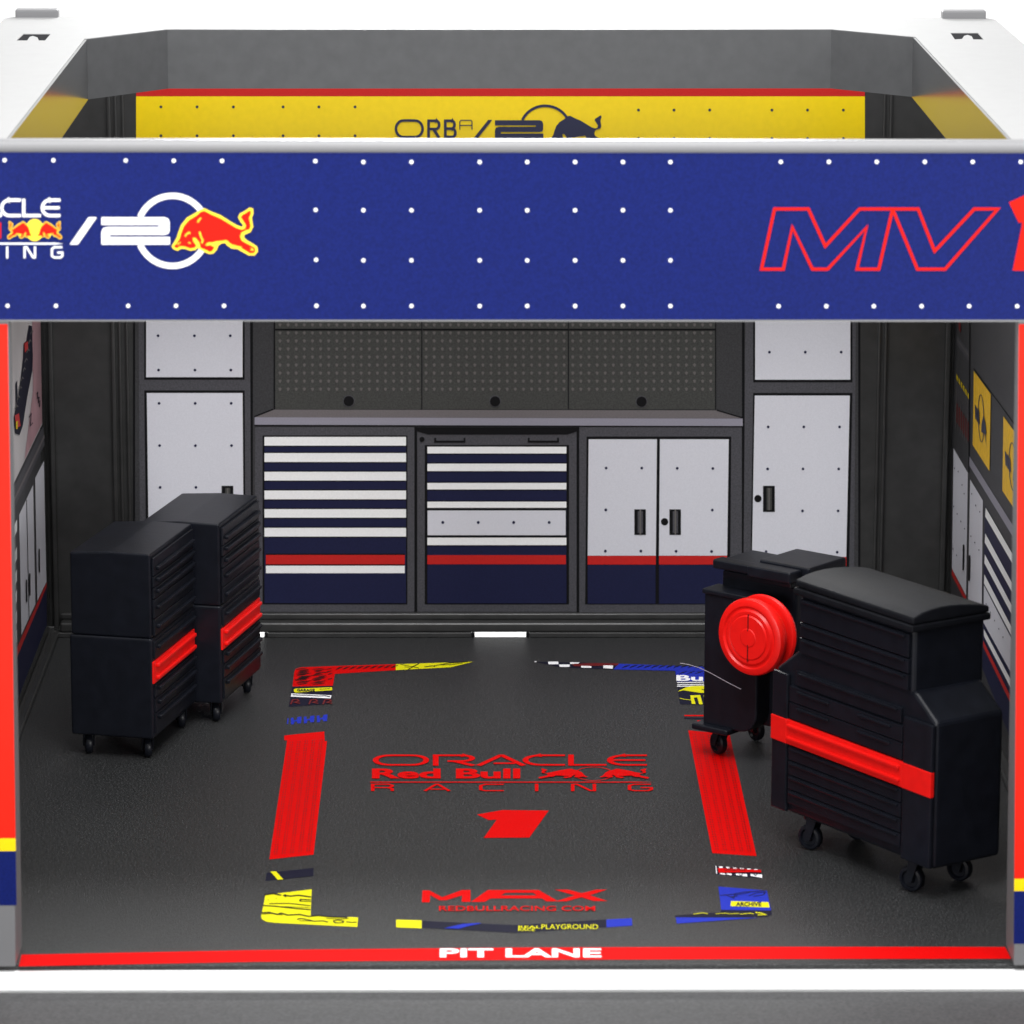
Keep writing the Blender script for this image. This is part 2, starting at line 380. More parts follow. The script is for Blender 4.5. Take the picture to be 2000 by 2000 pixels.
# left drawer unit
A = Art(1, YB, -1, 2.76, 450, 600, base=.0026)
A.rect(133, 645, 992, 1640, 'cardl'); A.rect(992, 645, 1006, 1655, 'black', 1)
A.rect(174, 690, 954, 1600, 'black', 1).rect(184, 745, 947, 1593, 'navy', 2)
for a, b in ((697,744),(784,832),(885,932),(986,1033),(1086,1132),(1187,1234)):
    A.rect(184, a, 947, b, 'bar', 3).rect(184, b, 947, b+5, 'black', 3)
    if a > 700: A.rect(184, a-6, 947, a, 'black', 3)
A.rect(192, 1326, 940, 1333, 'black', 3).rect(192, 1333, 940, 1383, 'redp', 3).rect(192, 1391, 940, 1431, 'bar', 3).rect(192, 1383, 940, 1391, 'black', 3)
A.done('drawer_unit_print', wall, 'drawer unit print with seven white bars')
A = Art(1, YB, -1, 2.76, 450, 600, base=.0026)
A.rect(1008, 645, 1866, 1640, 'cardl'); A.rect(1866, 645, 1880, 1655, 'black', 1)
A.poly([(1003,645),(1868,645),(1868,668),(1815,684),(1065,684),(1008,668)], 'black', 2)
A.rect(1048, 742, 1825, 1600, 'black', 1).rect(1062, 786, 1811, 1594, 'navy', 2)
for a, b in ((750,786),(841,881),(945,980),(1046,1079),(1240,1280)):
    A.rect(1062, a, 1811, b, 'bar', 3).rect(1062, b, 1811, b+5, 'black', 3)
    if a > 760: A.rect(1062, a-6, 1811, a, 'black', 3)
A.rect(1062, 1085, 1809, 1233, 'black', 3).rect(1063, 1093, 1807, 1226, 'door', 4).rect(1062, 1334, 1808, 1383, 'redp', 3)
for x in (1145,1336,1527,1718): A.dot(x, 1157, 8, 'navy', 5)
for x in (1098, 1602): A.stroke([(x+6,702),(x+6,722),(x+164,722),(x+164,702)], 10, 'black', 3)
A.dot(1033, 710, 14, 'black', 3)
A.done('drawer_unit_print', wall, 'drawer unit print with two handles at its top')
A = Art(1, YB, -1, 2.76, 950, 600, base=.0026)
A.rect(499, 645, 1376, 1645, 'cardl')
A.poly([(540,696),(1319,696),(1312,1600),(532,1600)], 'black', 1)
for a0, a1, b0, b1 in ((551,919,546,913),(935,1306,930,1297)):
    A.poly([(a0,710),(a1,710),(b1,1337),(b0,1337)], 'door', 2).rect(b0, 1338, b1, 1385, 'redp', 2).rect(b0, 1387, b1-2, 1596, 'navy', 2)
for x, y in ((645,865),(837,865),(1028,866),(1220,867),(643,1090),(1217,1091),(641,1312),(832,1312),(1022,1313),(1213,1314)): A.dot(x, y, 7.5, 'navy', 3)
for x in (797, 986): A.rect(x, 1087, x+62, 1225, 'black', 3).rect(x+18, 1097, x+46, 1215, 'cardl', 4).rect(x+28, 1088, x+36, 1224, 'peg', 5)
A.dot(960, 1154, 20, 'black', 3)
A.done('two_door_cabinet_print', wall)
# yellow header
A = Art(1, YB, -1, base=.0026)
A.rect(266, 188, 1689, 322, 'yellow').rect(266, 160, 1689, 187.8, 'redp')
for x in (314.5,385,456,553,623,693.5): A.dot(x, 208.4, 2.8, 'navyink', 1).dot(x, 264.7, 2.8, 'navyink', 1)
for x in (1247,1316.3,1386,1507.5,1577,1647): A.dot(x, 214.6, 2.8, 'navyink', 1).dot(x, 270, 2.8, 'navyink', 1)
yh = A.done('yellow_header', wall)
A = Art(1, YB, -1, 4.2, 750, 180, base=.0045)
A.stroke(arc(160,298,62,68,90,270,12)+arc(255,298,62,68,270,450,12), 21, 'navyink', 1, True)
A.stroke([(366,375),(366,232),(425,232)]+arc(425,266,28,34,90,-90,8)+[(366,300)], 22, 'navyink'); A.stroke([(408,302),(452,372)], 24, 'navyink')
A.stroke([(503,375),(503,232),(555,232)]+arc(555,264,24,32,90,-90,8)+[(503,297)], 22, 'navyink'); A.stroke([(520,297),(560,297)]+arc(560,331,26,34,90,-90,8)+[(503,364)], 22, 'navyink')
A.stroke([(622,305),(622,240),(632,228),(712,228),(722,240),(722,305)], 8, 'navyink'); A.stroke([(624,270),(720,270)], 8, 'navyink')
fy = lambda x, y: (910+(x-710)*.832, 228+(y-265)*.79)
two_logo(A, 'navyink', fy, 1, 26, False)
A.poly([(855,225),(888,225),(770,375),(735,375)], 'navyink', 1)
fb = lambda x, y: (1345+(x-1200)*.79, 175+(y-200)*.80)
A.poly([fb(*p) for p in BULL_IN], 'navyink', 1)
A.done('header_lettering', yh)
# ---- side walls
for sgn, X in ((-1, XL), (1, XR)):
    bm = bmesh.new()
    if sgn < 0: box(bm, X-.03, X, .06, YB-.0005, .001, ZR-.06, 0)
    else: box(bm, X, X+.03, .06, YB-.0005, .001, ZR-.06, 0)
    w = link('side_wall', bm, M['dark'], G)
    bm = bmesh.new()
    if sgn < 0: box(bm, X+.0005, X+.028, .12, YB-.0605, .0005, .018, .004, 2)
    else: box(bm, X-.028, X-.0005, .12, YB-.0605, .0005, .018, .004, 2)
    link('floor_ledge', bm, M['dark'], w)
    A = Art(0, X, -sgn, 2.415, 0 if sgn < 0 else 1800, 600, base=.0012)
    if sgn < 0:
        A.poly([(20,-250),(182,-250),(195,1560),(20,1900)], 'card')
        A.poly([(20,-120),(184,-60),(195,552),(20,915)], 'poster', 1)
        A.poly([(146,0),(184,0),(193,545),(110,720),(130,560),(150,400)], 'pink', 2)
        A.poly([(130,85),(143,90),(148,230),(145,300),(122,420),(100,560),(85,603),(64,595),(58,520),(78,430),(92,330),(103,240),(105,170),(118,160)], 'navyf', 3)
        A.poly([(60,510),(80,500),(88,560),(68,570)], 'redp', 4).poly([(106,170),(122,160),(124,195),(108,215)], 'redp', 4).poly([(64,540),(74,535),(72,575),(64,575)], 'yellow', 5)
        for q in range(9): A.stroke([(62+q*9, 480-q*44),(70+q*9, 462-q*44),(76+q*9,470-q*44)], 4, 'peg', 4)
        A.poly([(66,360),(73,345),(76,420),(68,470)], 'navyf', 3)
        A.stroke([(165,410),(170,400),(168,430),(176,425),(172,450),(181,440),(178,470)], 4, 'navyf', 4); A.stroke([(128,520),(140,500),(134,560),(146,545)], 4, 'navyf', 4)
        A.poly([(20,935),(200,560),(205,650),(20,1040)], 'cardl', 1); A.poly([(20,985),(203,600),(204,618),(20,1005)], 'topg', 2)
        A.poly([(203,725),(215,1296),(172,1385),(162,805)], 'door', 1)
        A.poly([(152,838),(163,1400),(97,1545),(86,980)], 'door', 1)
        A.stroke([(120,908),(132,1478)], 2.5, 'black', 2)
        for a in (118,133): A.stroke([(a,1255+(133-a)*2),(a+1,1360+(133-a)*2)], 6, 'black', 3)
        A.stroke([(178,1140),(179,1250)], 6, 'black', 3)
        for y in (1000,1130,1235,1330,1430,1520):
            A.poly([(76,y),(76,y+55),(40,y+140),(40,y+80)], 'bar', 1)
        A.poly([(216,1297),(216,1318),(60,1690),(60,1640)], 'redp', 1)
        A.poly([(216,1318),(216,1500),(60,1900),(60,1692)], 'navy', 1)
    else:
        A.poly([(145,-250),(470,-250),(470,2300),(140,1560)], 'card')
        for q in range(6):
            x = 170+q*10.5; dy = q*17
            A.poly([(x,315+dy),(x+6,325+dy),(x+6,352+dy),(x,340+dy)], 'yellow', 2)
            A.poly([(x,345+dy),(x+6,355+dy),(x+4,455+dy),(x-2,445+dy)], 'cardl', 1).stroke([(x+1,350+dy),(x-2,570+dy*.9)], 1.8, 'peg', 3)
            A.poly([(x-2,450+dy),(x+4,460+dy),(x+3,550+dy),(x-3,540+dy)], 'redd', 1)
        A.poly([(170,130),(232,215),(232,265),(170,175)], 'cardl', 1).poly([(180,60),(190,75),(190,120),(180,105)], 'redd', 2).stroke([(172,150),(232,235)], 4, 'peg', 2)
        A.stroke([(232,60),(228,780)], 4, 'black', 2); A.stroke([(250,290),(470,590)], 4, 'black', 1)
        def sign(o, k):
            fs = lambda u, v: (252+o[0]+80*u*k, 300+o[1]+110*u*k+350*v*(1+.04*u))
            A.poly([fs(0,0),fs(1,0),(fs(1,1)[0]-6,fs(1,1)[1]),(fs(0,1)[0]-5,fs(0,1)[1])], 'gold', 2)
            A.stroke([fs(.45+.17*math.cos(t),.52+.31*math.sin(t)-.03) for t in [2*math.pi*q/20 for q in range(20)]], 3, 'navyink', 3, True)
            for q in range(3): A.poly([fs(.1+q*.09,.42-q*.0),fs(.17+q*.09,.42),fs(.2+q*.09,.60),fs(.13+q*.09,.60)], 'navyink', 4)
            A.poly([fs(.62,.38),fs(.72,.46),fs(.78,.58),fs(.72,.62),fs(.80,.76),fs(.66,.62),fs(.48,.66),fs(.50,.55)], 'navyink', 4)
        sign((0,0), 1); sign((140,215), 1.25)
        A.poly([(228,700),(470,1085),(470,1140),(228,745)], 'topf', 1)
        A.poly([(155,665),(222,782),(214,1360),(147,1232)], 'door', 1).poly([(147,1236),(214,1364),(212,1392),(146,1262)], 'redp', 1)
        A.poly([(233,812),(293,912),(287,1500),(223,1375)], 'door', 1)
        for x, y in ((162,760),(180,775),(198,838),(208,880),(158,940),(175,975),(192,1010),(210,1045),(155,1140),(172,1170),(244,880),(262,935),(282,965),(240,1080),(258,1110),(278,1145)): A.dot(x, y, 2, 'navy', 3, 4)
        A.stroke([(205,1120),(203,1240)], 7, 'black', 3).stroke([(233,1170),(231,1290)], 7, 'black', 3)
        A.poly([(303,935),(470,1240),(470,2150),(290,1700)], 'navy', 1)
        for a in ((308,945,470,1225,470,1270,306,987),(306,1066,470,1370,470,1412,304,1110),(304,1165,470,1480,470,1522,302,1207),(302,1260,470,1585,470,1625,300,1302),(300,1518,470,1838,470,1880,300,1552)):
            A.poly([(a[0],a[1]),(a[2],a[3]),(a[4],a[5]),(a[6],a[7])], 'bar', 2)
        A.poly([(300,1312),(470,1640),(470,1800),(298,1488)], 'door', 2)
        for q in range(5): A.dot(312+q*20, 1400+q*39, 2, 'navy', 3, 4)
        A.poly([(297,1572),(470,1925),(470,1960),(296,1600)], 'redp', 2)
    A.done('wall_print', w)
# ---- floor prints
def FA(): return Art(2, 0, 1, base=.0006)
RX = {True: 0}
def ticks(A, tl, tr, br, bl, cols=5, rows=48):
    for c in range(cols):
        for h in (-.028, .028):
            for r in range(rows):
                u = (c+.62)/(cols+.35)+h; v = .02+.96*(r+.2)/rows; v2 = v+.30/rows*random.uniform(1,1.8)
                P = lambda u, v: tuple((tl[i]*(1-u)+tr[i]*u)*(1-v)+(bl[i]*(1-u)+br[i]*u)*v for i in (0,1))
                wv = .013*random.uniform(.6,1)
                A.poly([P(u-wv,v),P(u+wv,v),P(u+wv,v2),P(u-wv,v2)], 'redd', 1)
A = FA().view(2.76, 0, 1300)
A.poly([(1532,378),(1748,356),(1750,408),(1763,408),(1690,1020),(1452,1046),(1548,404),(1532,404)], 'redf'); ticks(A, (1550,400),(1762,385),(1692,1018),(1454,1042))
A.done('floor_marking', floor_o, 'red strip with rows of tiny print left of the lettering')
A = FA().view(2.76, 1300, 1300)
A.poly([(122,350),(345,372),(490,1028),(252,1012)], 'redf'); ticks(A, (124,352),(345,372),(488,1026),(254,1010))
A.done('floor_marking', floor_o, 'red strip with rows of tiny print right of the lettering')
A = FA().view(2.76, 0, 1300)
A.poly([(1438,1118),(1690,1092),(1690,1135),(1430,1163)], 'navyf').poly([(1458,1114),(1487,1112),(1527,1155),(1497,1158)], 'yelf', 1)
A.done('floor_marking', floor_o, 'navy bar with a yellow slash')
A = FA().view(3.864, 500, 1650)
A.poly([(70,380),(420,338),(412,535),(770,550),(765,622),(140,590),(80,582),(48,566),(38,545),(60,440)], 'yelf')
for st, w in (([(60,383),(130,372),(190,385)],9),([(205,385),(260,392),(320,385),(415,398)],9),([(220,378),(222,398)],6),([(330,428),(340,416),(415,420)],7),([(330,430),(415,432)],5),([(100,448),(250,446),(410,464)],6),([(48,462),(150,468),(300,485),(412,494)],8),([(165,470),(250,472),(410,478)],3),([(40,517),(100,514),(160,530),(190,520),(240,535),(330,530),(400,545),(470,538),(560,548),(690,552)],9),([(45,528),(120,522),(200,534)],5),([(310,568),(340,560),(400,572),(440,582),(500,578),(545,588)],7),([(325,578),(420,580)],4),([(580,580),(620,572),(660,580),(655,592),(600,594),(585,584)],6),([(680,585),(720,590),(760,588)],6),([(90,420),(96,422)],4),([(150,408),(158,410)],4),([(250,360),(262,358)],4),([(530,560),(640,565),(700,560)],4)):
    A.stroke(st, w*2.1, 'black', 1, fx=2.2)
A.done('floor_marking', floor_o, 'yellow corner mark with black scribble')
A = FA().view(3.864, 500, 1650)
A.poly([(1058,567),(1250,572),(1250,632),(1058,625)], 'yelf')
A.view(2.76, 650, 1300)
A.poly([(482,1377),(985,1400),(1473,1370),(1475,1412),(985,1442),(482,1415)], 'navyf').poly([(1475,1370),(1612,1363),(1614,1403),(1476,1412)], 'bluef')
A.poly([(600,1419),(700,1396),(790,1390),(800,1393),(720,1410),(680,1422)], 'bluef', 1)
A.text('REAL', 1000, 1406, 1120, 1420, 'yelf', 1, .01).text('PLAYGROUND', 1125, 1398, 1430, 1424, 'yelf', 1, .0)
A.text('RACE', 1000, 1420, 1090, 1434, 'yelf', 1, .01)
A.done('floor_marking', floor_o, 'shallow V band in yellow, navy and blue')
A = FA().view(3.22, 1000, 1650)
A.poly([(1022,447),(1310,425),(1316,411),(1630,415),(1636,440),(1604,455),(1030,458)], 'navyf')
A.poly([(1298,265),(1603,290),(1629,415),(1316,411)], 'bluef', .3).poly([(1030,459),(1550,461),(1036,498)], 'bluef', .3)
A.poly([(1378,358),(1612,365),(1620,398),(1375,390)], 'yelf', 1).text('ARCHIVE', 1408, 366, 1568, 392, 'navyf', 2, .03)
for st, w in (([(1310,322),(1380,316),(1470,300),(1590,292)],8),([(1345,318),(1395,340),(1400,318),(1460,312),(1500,300)],6),([(1490,325),(1540,305),(1595,300),(1580,318),(1520,328)],7),([(1380,330),(1420,325)],9)): A.stroke(st, w, 'navyf', 1, fx=2)
for st, w in (([(1140,440),(1200,432),(1232,438)],6),([(1280,438),(1340,434),(1370,438),(1430,436)],5),([(1435,440),(1500,434),(1520,440)],6),([(1530,430),(1560,432),(1595,443),(1545,446)],10)): A.stroke(st, w, 'yelf', 1, fx=2)
A.done('floor_marking', floor_o, 'blue corner mark with a yellow bar')
A = FA().view(3.22, 1000, 1650)
A.poly([(1275,135),(1565,158),(1572,212),(1281,187)], 'navyf')
for q in range(6): A.poly([(1302+q*44,139+q*3.4),(1324+q*44,141+q*3.4),(1326+q*44,150+q*3.4),(1304+q*44,149+q*3.4)], 'ink', 1)
A.poly([(1294,152),(1565,165),(1568,180),(1500,178),(1300,182)], 'redf', 2)
for x0, x1 in ((1308,1340),(1350,1380),(1408,1478),(1500,1572)): A.poly([(x0,182+(x0-1300)*.03),(x1,183+(x1-1300)*.03),(x1+1,190+(x1-1300)*.08),(x0+1,188+(x0-1300)*.06)], 'ink', 1)
A.stroke([(1282,138),(1287,186)], 5, 'ink', 1); A.text('ORIGINAL', 1335, 153, 1470, 172, 'redd', 3)
for x in (1440,1532): A.stroke([(x-12,192),(x,200),(x+12,190)], 4, 'navyf', 2)
A.done('floor_marking', floor_o, 'black and white checked bar with a red streak')
A = FA().view(3.864, 500, 1270)
A.poly([(300,142),(340,130),(600,120),(1055,107),(1055,152),(595,180),(580,270),(275,275),(290,160)], 'redf')
random.seed(3)
for q in range(13):
    y = 148+q*9.5; x = 290+random.uniform(0,30)
    while x < 545:
        l = random.uniform(50,120); x2 = min(x+l, 575)
        A.stroke([(x,y+2),(x+(x2-x)*.3,y-3),(x+(x2-x)*.7,y-6),(x2,y-11)], random.uniform(9,15), 'black', 1, fx=2, taper=True); x = x2+random.uniform(12,50)
for x in range(600,1040,52): A.stroke([(x,150-(x-600)*.03),(x+20,142-(x-600)*.03),(x+34,134-(x-600)*.03),(x+60,128-(x-600)*.03)], 17, 'black', 1, fx=2, taper=True)
A.poly([(1055,107),(1460,94),(1640,88),(1560,108),(1470,130),(1055,152)], 'yelf')
for st, w in (([(1090,110),(1130,118),(1230,138)],6),([(1150,148),(1180,130),(1230,104)],9),([(1270,130),(1330,122),(1350,126)],9),([(1340,122),(1400,112),(1440,102),(1600,90)],9),([(1400,115),(1470,112),(1560,100)],7),([(1450,95),(1500,96)],4),([(1120,128),(1160,134)],4)): A.stroke(st, w, 'black', 1, fx=2)
A.poly([(275,275.5),(580,270.5),(565,405),(245,430)], 'navyf')
A.poly([(285,300),(300,294),(575,284),(575,306),(300,324),(288,320)], 'yelf', 1).text('GARAGE', 310, 298, 445, 318, 'navyf', 2, .04); A.stroke([(480,300),(560,296)], 3, 'navyf', 2)
A.poly([(268,331),(570,345),(562,368),(263,354)], 'ink', 1).stroke([(275,343),(380,346),(470,352),(520,350),(560,358)], 10, 'navyf', 2, fx=2)
for x in (262,400,505): A.stroke([(x,415),(x+15,382),(x+50,378),(x+62,390),(x+30,400),(x+70,408)], 12, 'redd', 2, fx=1.8)
A.done('floor_marking', floor_o, 'red corner mark with black flecks and a yellow tail')
A = FA().view(3.864, 500, 1270)
for q in range(3):
    x = 262+q*98; y = 512-q*8
    A.poly([(x,y),(x+22,y-2),(x+22,y+18),(x+46,y+14),(x+50,y-6),(x+82,y-10),(x+78,y+40),(x+50,y+42),(x+46,y+26),(x+28,y+28),(x+24,y+48),(x+2,y+50)], 'bluef')
A.poly([(238,515),(247,514),(243,558),(233,558)], 'bluef')
A.done('floor_marking', floor_o, 'row of small blue blocks')
A = FA().view(3.864, 1000, 1270)
A.poly([(170,88),(800,100),(765,145),(550,140),(360,130)], 'navyf')
for a in (((168,88),(186,88),(186,93),(170,93)),((272,90),(350,90),(350,110),(275,110)),((355,112),(436,112),(434,130),(360,130)),((437,95),(512,96),(500,104),(440,108)),((520,122),(600,124),(598,138),(524,135)),((690,118),(762,120),(760,143),(688,139))): A.poly(a, 'ink', 1)
A.poly([(450,108),(600,100),(805,102),(800,116),(600,122),(470,124)], 'redd', .7)
A.poly([(805,104),(1480,128),(1480,160),(1230,157),(765,147)], 'bluef', .3)
for x in range(830,1470,55): A.stroke([(x,138),(x+18,128),(x+40,122),(x+60,116)], 15, 'black', 1, fx=2, taper=True)
A.poly([(1230,157),(1560,165),(1590,410),(1268,410)], 'navyf')
A.poly([(1232,158),(1560,166),(1566,236),(1245,238)], 'bluef', .4)
for x in range(1260,1540,60): A.stroke([(x,182),(x+30,172),(x+60,164)], 14, 'black', 1, fx=2, taper=True)
A.text('Bull', 1240, 192, 1530, 236, 'ink', 1, .03)
for y in (246,262,274): A.poly([(1246,y),(1560,y-6),(1560,y-1),(1247,y+6)], 'ink', 1)
A.poly([(1256,312),(1310,286),(1350,275),(1440,272),(1480,290),(1560,300),(1560,326),(1420,326),(1330,312),(1290,306),(1256,316)], 'yelf', 1)
A.stroke([(1430,300),(1470,312),(1540,320)], 4, 'navyf', 2)
A.poly([(1345,345),(1420,342),(1440,412),(1412,412),(1398,360),(1372,362),(1385,410),(1357,410)], 'yelf', 1).poly([(1445,345),(1475,345),(1490,415),(1462,415)], 'yelf', 1).poly([(1500,345),(1560,345),(1575,410),(1515,410)], 'yelf', 1)
A.stroke([(1266,366),(1310,376),(1350,380)], 7, 'yelf', 1, fx=2)
A.poly([(1300,490),(1540,490),(1540,500),(1303,500)], 'redf').poly([(1300,508),(1540,512),(1540,524),(1300,520)], 'navyf').poly([(1400,530),(1540,528),(1540,540),(1395,538)], 'redf')
A.done('floor_marking', floor_o, 'blue corner mark with checked tail')
# team lettering, number, name
A = FA().view(3.22, 700, 1450)
ff = lambda x, y: (x, 80+y*.288)
team_logo(A, ff, 3.47, 'redf', 'redf', None, None)
A.text('Red Bull', 85, 168, 1018, 231, 'redf', 1, .036)
A.done('team_lettering', floor_o)
A = FA().view(3.22, 700, 1450)
A.poly([(745,455),(905,427),(1197,430),(1075,600),(788,602),(870,487),(820,490)], 'redf')
A.done('number_marking', floor_o)
A = FA().view(2.76, 650, 1300)
A.poly([(483,1213),(520,1213),(590,1250),(695,1211),(742,1211),(742,1275),(695,1275),(697,1240),(610,1266),(575,1266),(525,1238),(522,1277),(480,1277)], 'redf')
A.poly([(745,1275),(835,1211),(1110,1211),(1215,1272),(1150,1272),(1128,1256),(880,1256),(850,1257),(818,1275)], 'redf', holes=[[(905,1240),(1100,1240),(1080,1226),(930,1226)]])
A.poly([(1195,1209),(1270,1209),(1340,1228),(1420,1209),(1478,1209),(1385,1239),(1480,1270),(1405,1270),(1340,1250),(1260,1272),(1200,1272),(1305,1240)], 'redf')
A.text('REDBULLRACING COM', 572, 1297, 1415, 1327, 'redd', .6, .03).text('REDBULLRACING COM', 573, 1299, 1414, 1325, 'redf', 1, .004)
A.done('name_marking', floor_o)
A = FA()
A.poly([(42,1865),(500,1856),(1000,1851),(1500,1849.5),(1963,1850),(1975,1873),(1500,1873.5),(1000,1875.5),(500,1879),(37,1888)], 'redf')
A.view(2.76, 650, 1300).text('PIT LANE', 577, 1528, 1448, 1576, 'ink', 1, .03)
A.done('pit_lane_stripe', floor_o)
# ---- roof with its opening
bm = bmesh.new()
def R2(px, py, z=ZR): return hit(px, py, 2, z)
YR = hit(1000, 33, 2, ZR)[1]
LX, RXx = -1.2, 1.215
op = [R2(*p) for p in [(12,272),(165,76),(325,57),(1625,57),(1788,72),(1975,272)]]
op = [Vector((p.x, max(p.y, .02), 0)) for p in op]
op[0].y = op[-1].y = .02
rc = []
for cxp, cyp, a0 in ((LX+.06, YR-.06, 180), (RXx-.06, YR-.06, 90)):
    rc += [Vector((cxp+.06*math.cos(math.radians(a0-90*k/6)), cyp+.06*math.sin(math.radians(a0-90*k/6)), 0)) for k in range(7)]
outer = [Vector((LX, -.0, 0))]+rc+[Vector((RXx, -.0, 0))]
slotL = [R2(*p) for p in [(46,66),(99,66),(88,79),(76,79),(73,73),(64,70),(58,72),(53,79),(32,79)]]
slotR = [R2(*p) for p in [(1856,64),(1910,64),(1921,77),(1901,77),(1898,71),(1890,68),(1883,70),(1879,76),(1865,77)]]
loops = [outer, [Vector((p.x,p.y,0)) for p in op], [Vector((p.x,p.y,0)) for p in slotL], [Vector((p.x,p.y,0)) for p in slotR]]
flat = [p for l in loops for p in l]; tris = tessellate_polygon(loops)
T = .02
top = [bm.verts.new((p.x, p.y, ZR)) for p in flat]; bot = [bm.verts.new((p.x, p.y, ZR-T)) for p in flat]
for t in tris:
    bm.faces.new([top[i] for i in t]); bm.faces.new([bot[i] for i in t][::-1])
k = 0
for l in loops:
    n = len(l)
    for i in range(n): bm.faces.new([top[k+i], top[k+(i+1)%n], bot[k+(i+1)%n], bot[k+i]])
    k += n
bmesh.ops.recalc_face_normals(bm, faces=bm.faces)
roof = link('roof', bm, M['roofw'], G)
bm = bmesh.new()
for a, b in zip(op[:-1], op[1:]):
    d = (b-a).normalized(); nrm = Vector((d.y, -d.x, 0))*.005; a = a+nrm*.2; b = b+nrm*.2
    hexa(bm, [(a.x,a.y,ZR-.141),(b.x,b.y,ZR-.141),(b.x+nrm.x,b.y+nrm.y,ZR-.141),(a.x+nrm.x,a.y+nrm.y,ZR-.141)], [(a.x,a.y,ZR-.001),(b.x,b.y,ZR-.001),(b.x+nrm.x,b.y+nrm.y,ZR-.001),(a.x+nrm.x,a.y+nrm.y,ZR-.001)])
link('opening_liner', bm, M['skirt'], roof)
for pa, pb in (((28,36),(112,36)), ((1840,36),(1925,36))):
    a = R2(*pa); b = R2(*pb)
    bm = bmesh.new(); box(bm, a.x, b.x, YR-.03, YR+.012, ZR-.004, ZR+.019, .004, 2)
    link('roof_clip', bm, M['grey'], roof)
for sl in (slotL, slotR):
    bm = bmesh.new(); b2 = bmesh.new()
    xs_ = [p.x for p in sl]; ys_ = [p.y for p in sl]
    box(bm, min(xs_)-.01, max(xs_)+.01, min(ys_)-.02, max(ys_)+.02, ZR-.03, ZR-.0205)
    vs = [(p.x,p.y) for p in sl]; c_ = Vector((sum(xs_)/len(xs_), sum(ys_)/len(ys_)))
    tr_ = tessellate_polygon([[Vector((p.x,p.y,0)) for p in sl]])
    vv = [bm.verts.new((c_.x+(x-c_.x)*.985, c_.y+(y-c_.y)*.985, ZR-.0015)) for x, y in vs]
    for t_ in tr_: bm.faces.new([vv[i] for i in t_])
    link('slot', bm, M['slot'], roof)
# ---- banner
def Zf(py): return hit(1000, py, 1, -.02)[2]
ZT, ZBm = Zf(284), Zf(628)
bm = bmesh.new()
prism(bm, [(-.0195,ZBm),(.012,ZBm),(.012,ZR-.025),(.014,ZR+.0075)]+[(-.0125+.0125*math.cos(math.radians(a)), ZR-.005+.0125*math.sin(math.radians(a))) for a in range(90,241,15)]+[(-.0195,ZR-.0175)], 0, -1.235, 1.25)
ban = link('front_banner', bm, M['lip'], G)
A = Art(1, -.02, -1, base=.0002)
A.rect(-240, 292, 2235, 624.5, 'blue')
A.view(2.76, 0, 0)
D = []
D += [(x,863+i) for i, x in enumerate((25,288,678,937,1197,1700))]+[(x,1648) for x in (41,302,691,949,1208,1706)]+[(1702,1131),(1704,1400),(-235,862),(-490,862),(-220,1647),(-480,1647)]
D += [(x+1794,y) for y in (873,1133,1403,1649) for x in (165,424,792,1048,1306,1564,1820)]
D += [(x+3588,872) for x in (621,880,1138,1397,1655,1914,2170,2430)]+[(x+3588,1650) for x in (609,866,1122,1380,1636,1895,2150,2410)]
for x, y in D: A.dot(x, y, 10.6, 'ink', 1)
st = A.done('banner_sticker', ban)
A = Art(1, -.02, -1, 3.578, 0, 350, base=.0012)
two_logo(A, 'ink', lay=1)
bull(A, 'yelink', 'redink', lay=1.6)
A.done('bull_emblem', st)
A = Art(1, -.02, -1, 3.578, 0, 350, base=.0012)
fo = lambda x, y: (5+(x-1035)*.535, 136+y*.52)
team_logo(A, fo, 1, 'ink', 'redink', 'yelink', 'yelink', w=.55)
A.text('Red Bull', -505, 300, 8, 415, 'redink', 1, .055)
A.done('team_lettering', st)
A = Art(1, -.02, -1, 3.513, 1450, 350, base=.0012)
A.stroke([(130,616),(220,203),(452,203),(568,458),(803,203),(1030,203),(935,616),(785,616),(852,328),(584,616),(480,616),(342,328),(280,616)], 20, 'redink', 1, True)
A.stroke([(1034,214),(1034,203),(1205,203),(1318,492),(1590,203),(1752,203),(1390,616),(1200,616)], 20, 'redink', 1.3, True)
A.poly([(1828,158),(1960,98),(2140,98),(2045,626),(1853,626),(1920,295),(1895,298)], 'redink', 1)
A.done('number_lettering', st)
# ---- front posts
for sgn in (-1, 1):
    if sgn < 0: xi = [hit(18,640,1,-.01)[0], hit(30,1850,1,-.01)[0]]; xo = -1.2; pr, yl, bl, zb = 633, 1637, 1662, 1768
    else: xi = [hit(1988,640,1,-.01)[0], hit(1981,1850,1,-.01)[0]]; xo = 1.215; pr, yl, bl, zb = 633, 1716, 1740, 1843
    z0, z1 = .0005, ZBm-.001
    bm = bmesh.new()
    hexa(bm, [(xo,-.012,z0),(xi[1],-.012,z0),(xi[1],.115,z0),(xo,.115,z0)], [(xo,-.012,z1),(xi[0],-.012,z1),(xi[0],.03,z1),(xo,.03,z1)], .003, 2)
    post = link('front_post', bm, M['grey'], G)
    A = Art(1, -.012, -1, base=.0008)
    e = (15, 30) if sgn < 0 else (1990, 1981.5); o = -225 if sgn < 0 else 2215
    lx = lambda y: e[0]+(e[1]-e[0])*(y-640)/960 if sgn < 0 else e[0]+(e[1]-e[0])*(y-640)/1000
    for a, b, kk in ((pr,yl,'red'),(yl+.2,bl,'yellow'),(bl+.2,zb,'blue')): A.poly([(o,a),(lx(a),a),(lx(b),b),(o,b)], kk)
    A.done('post_sticker', post)
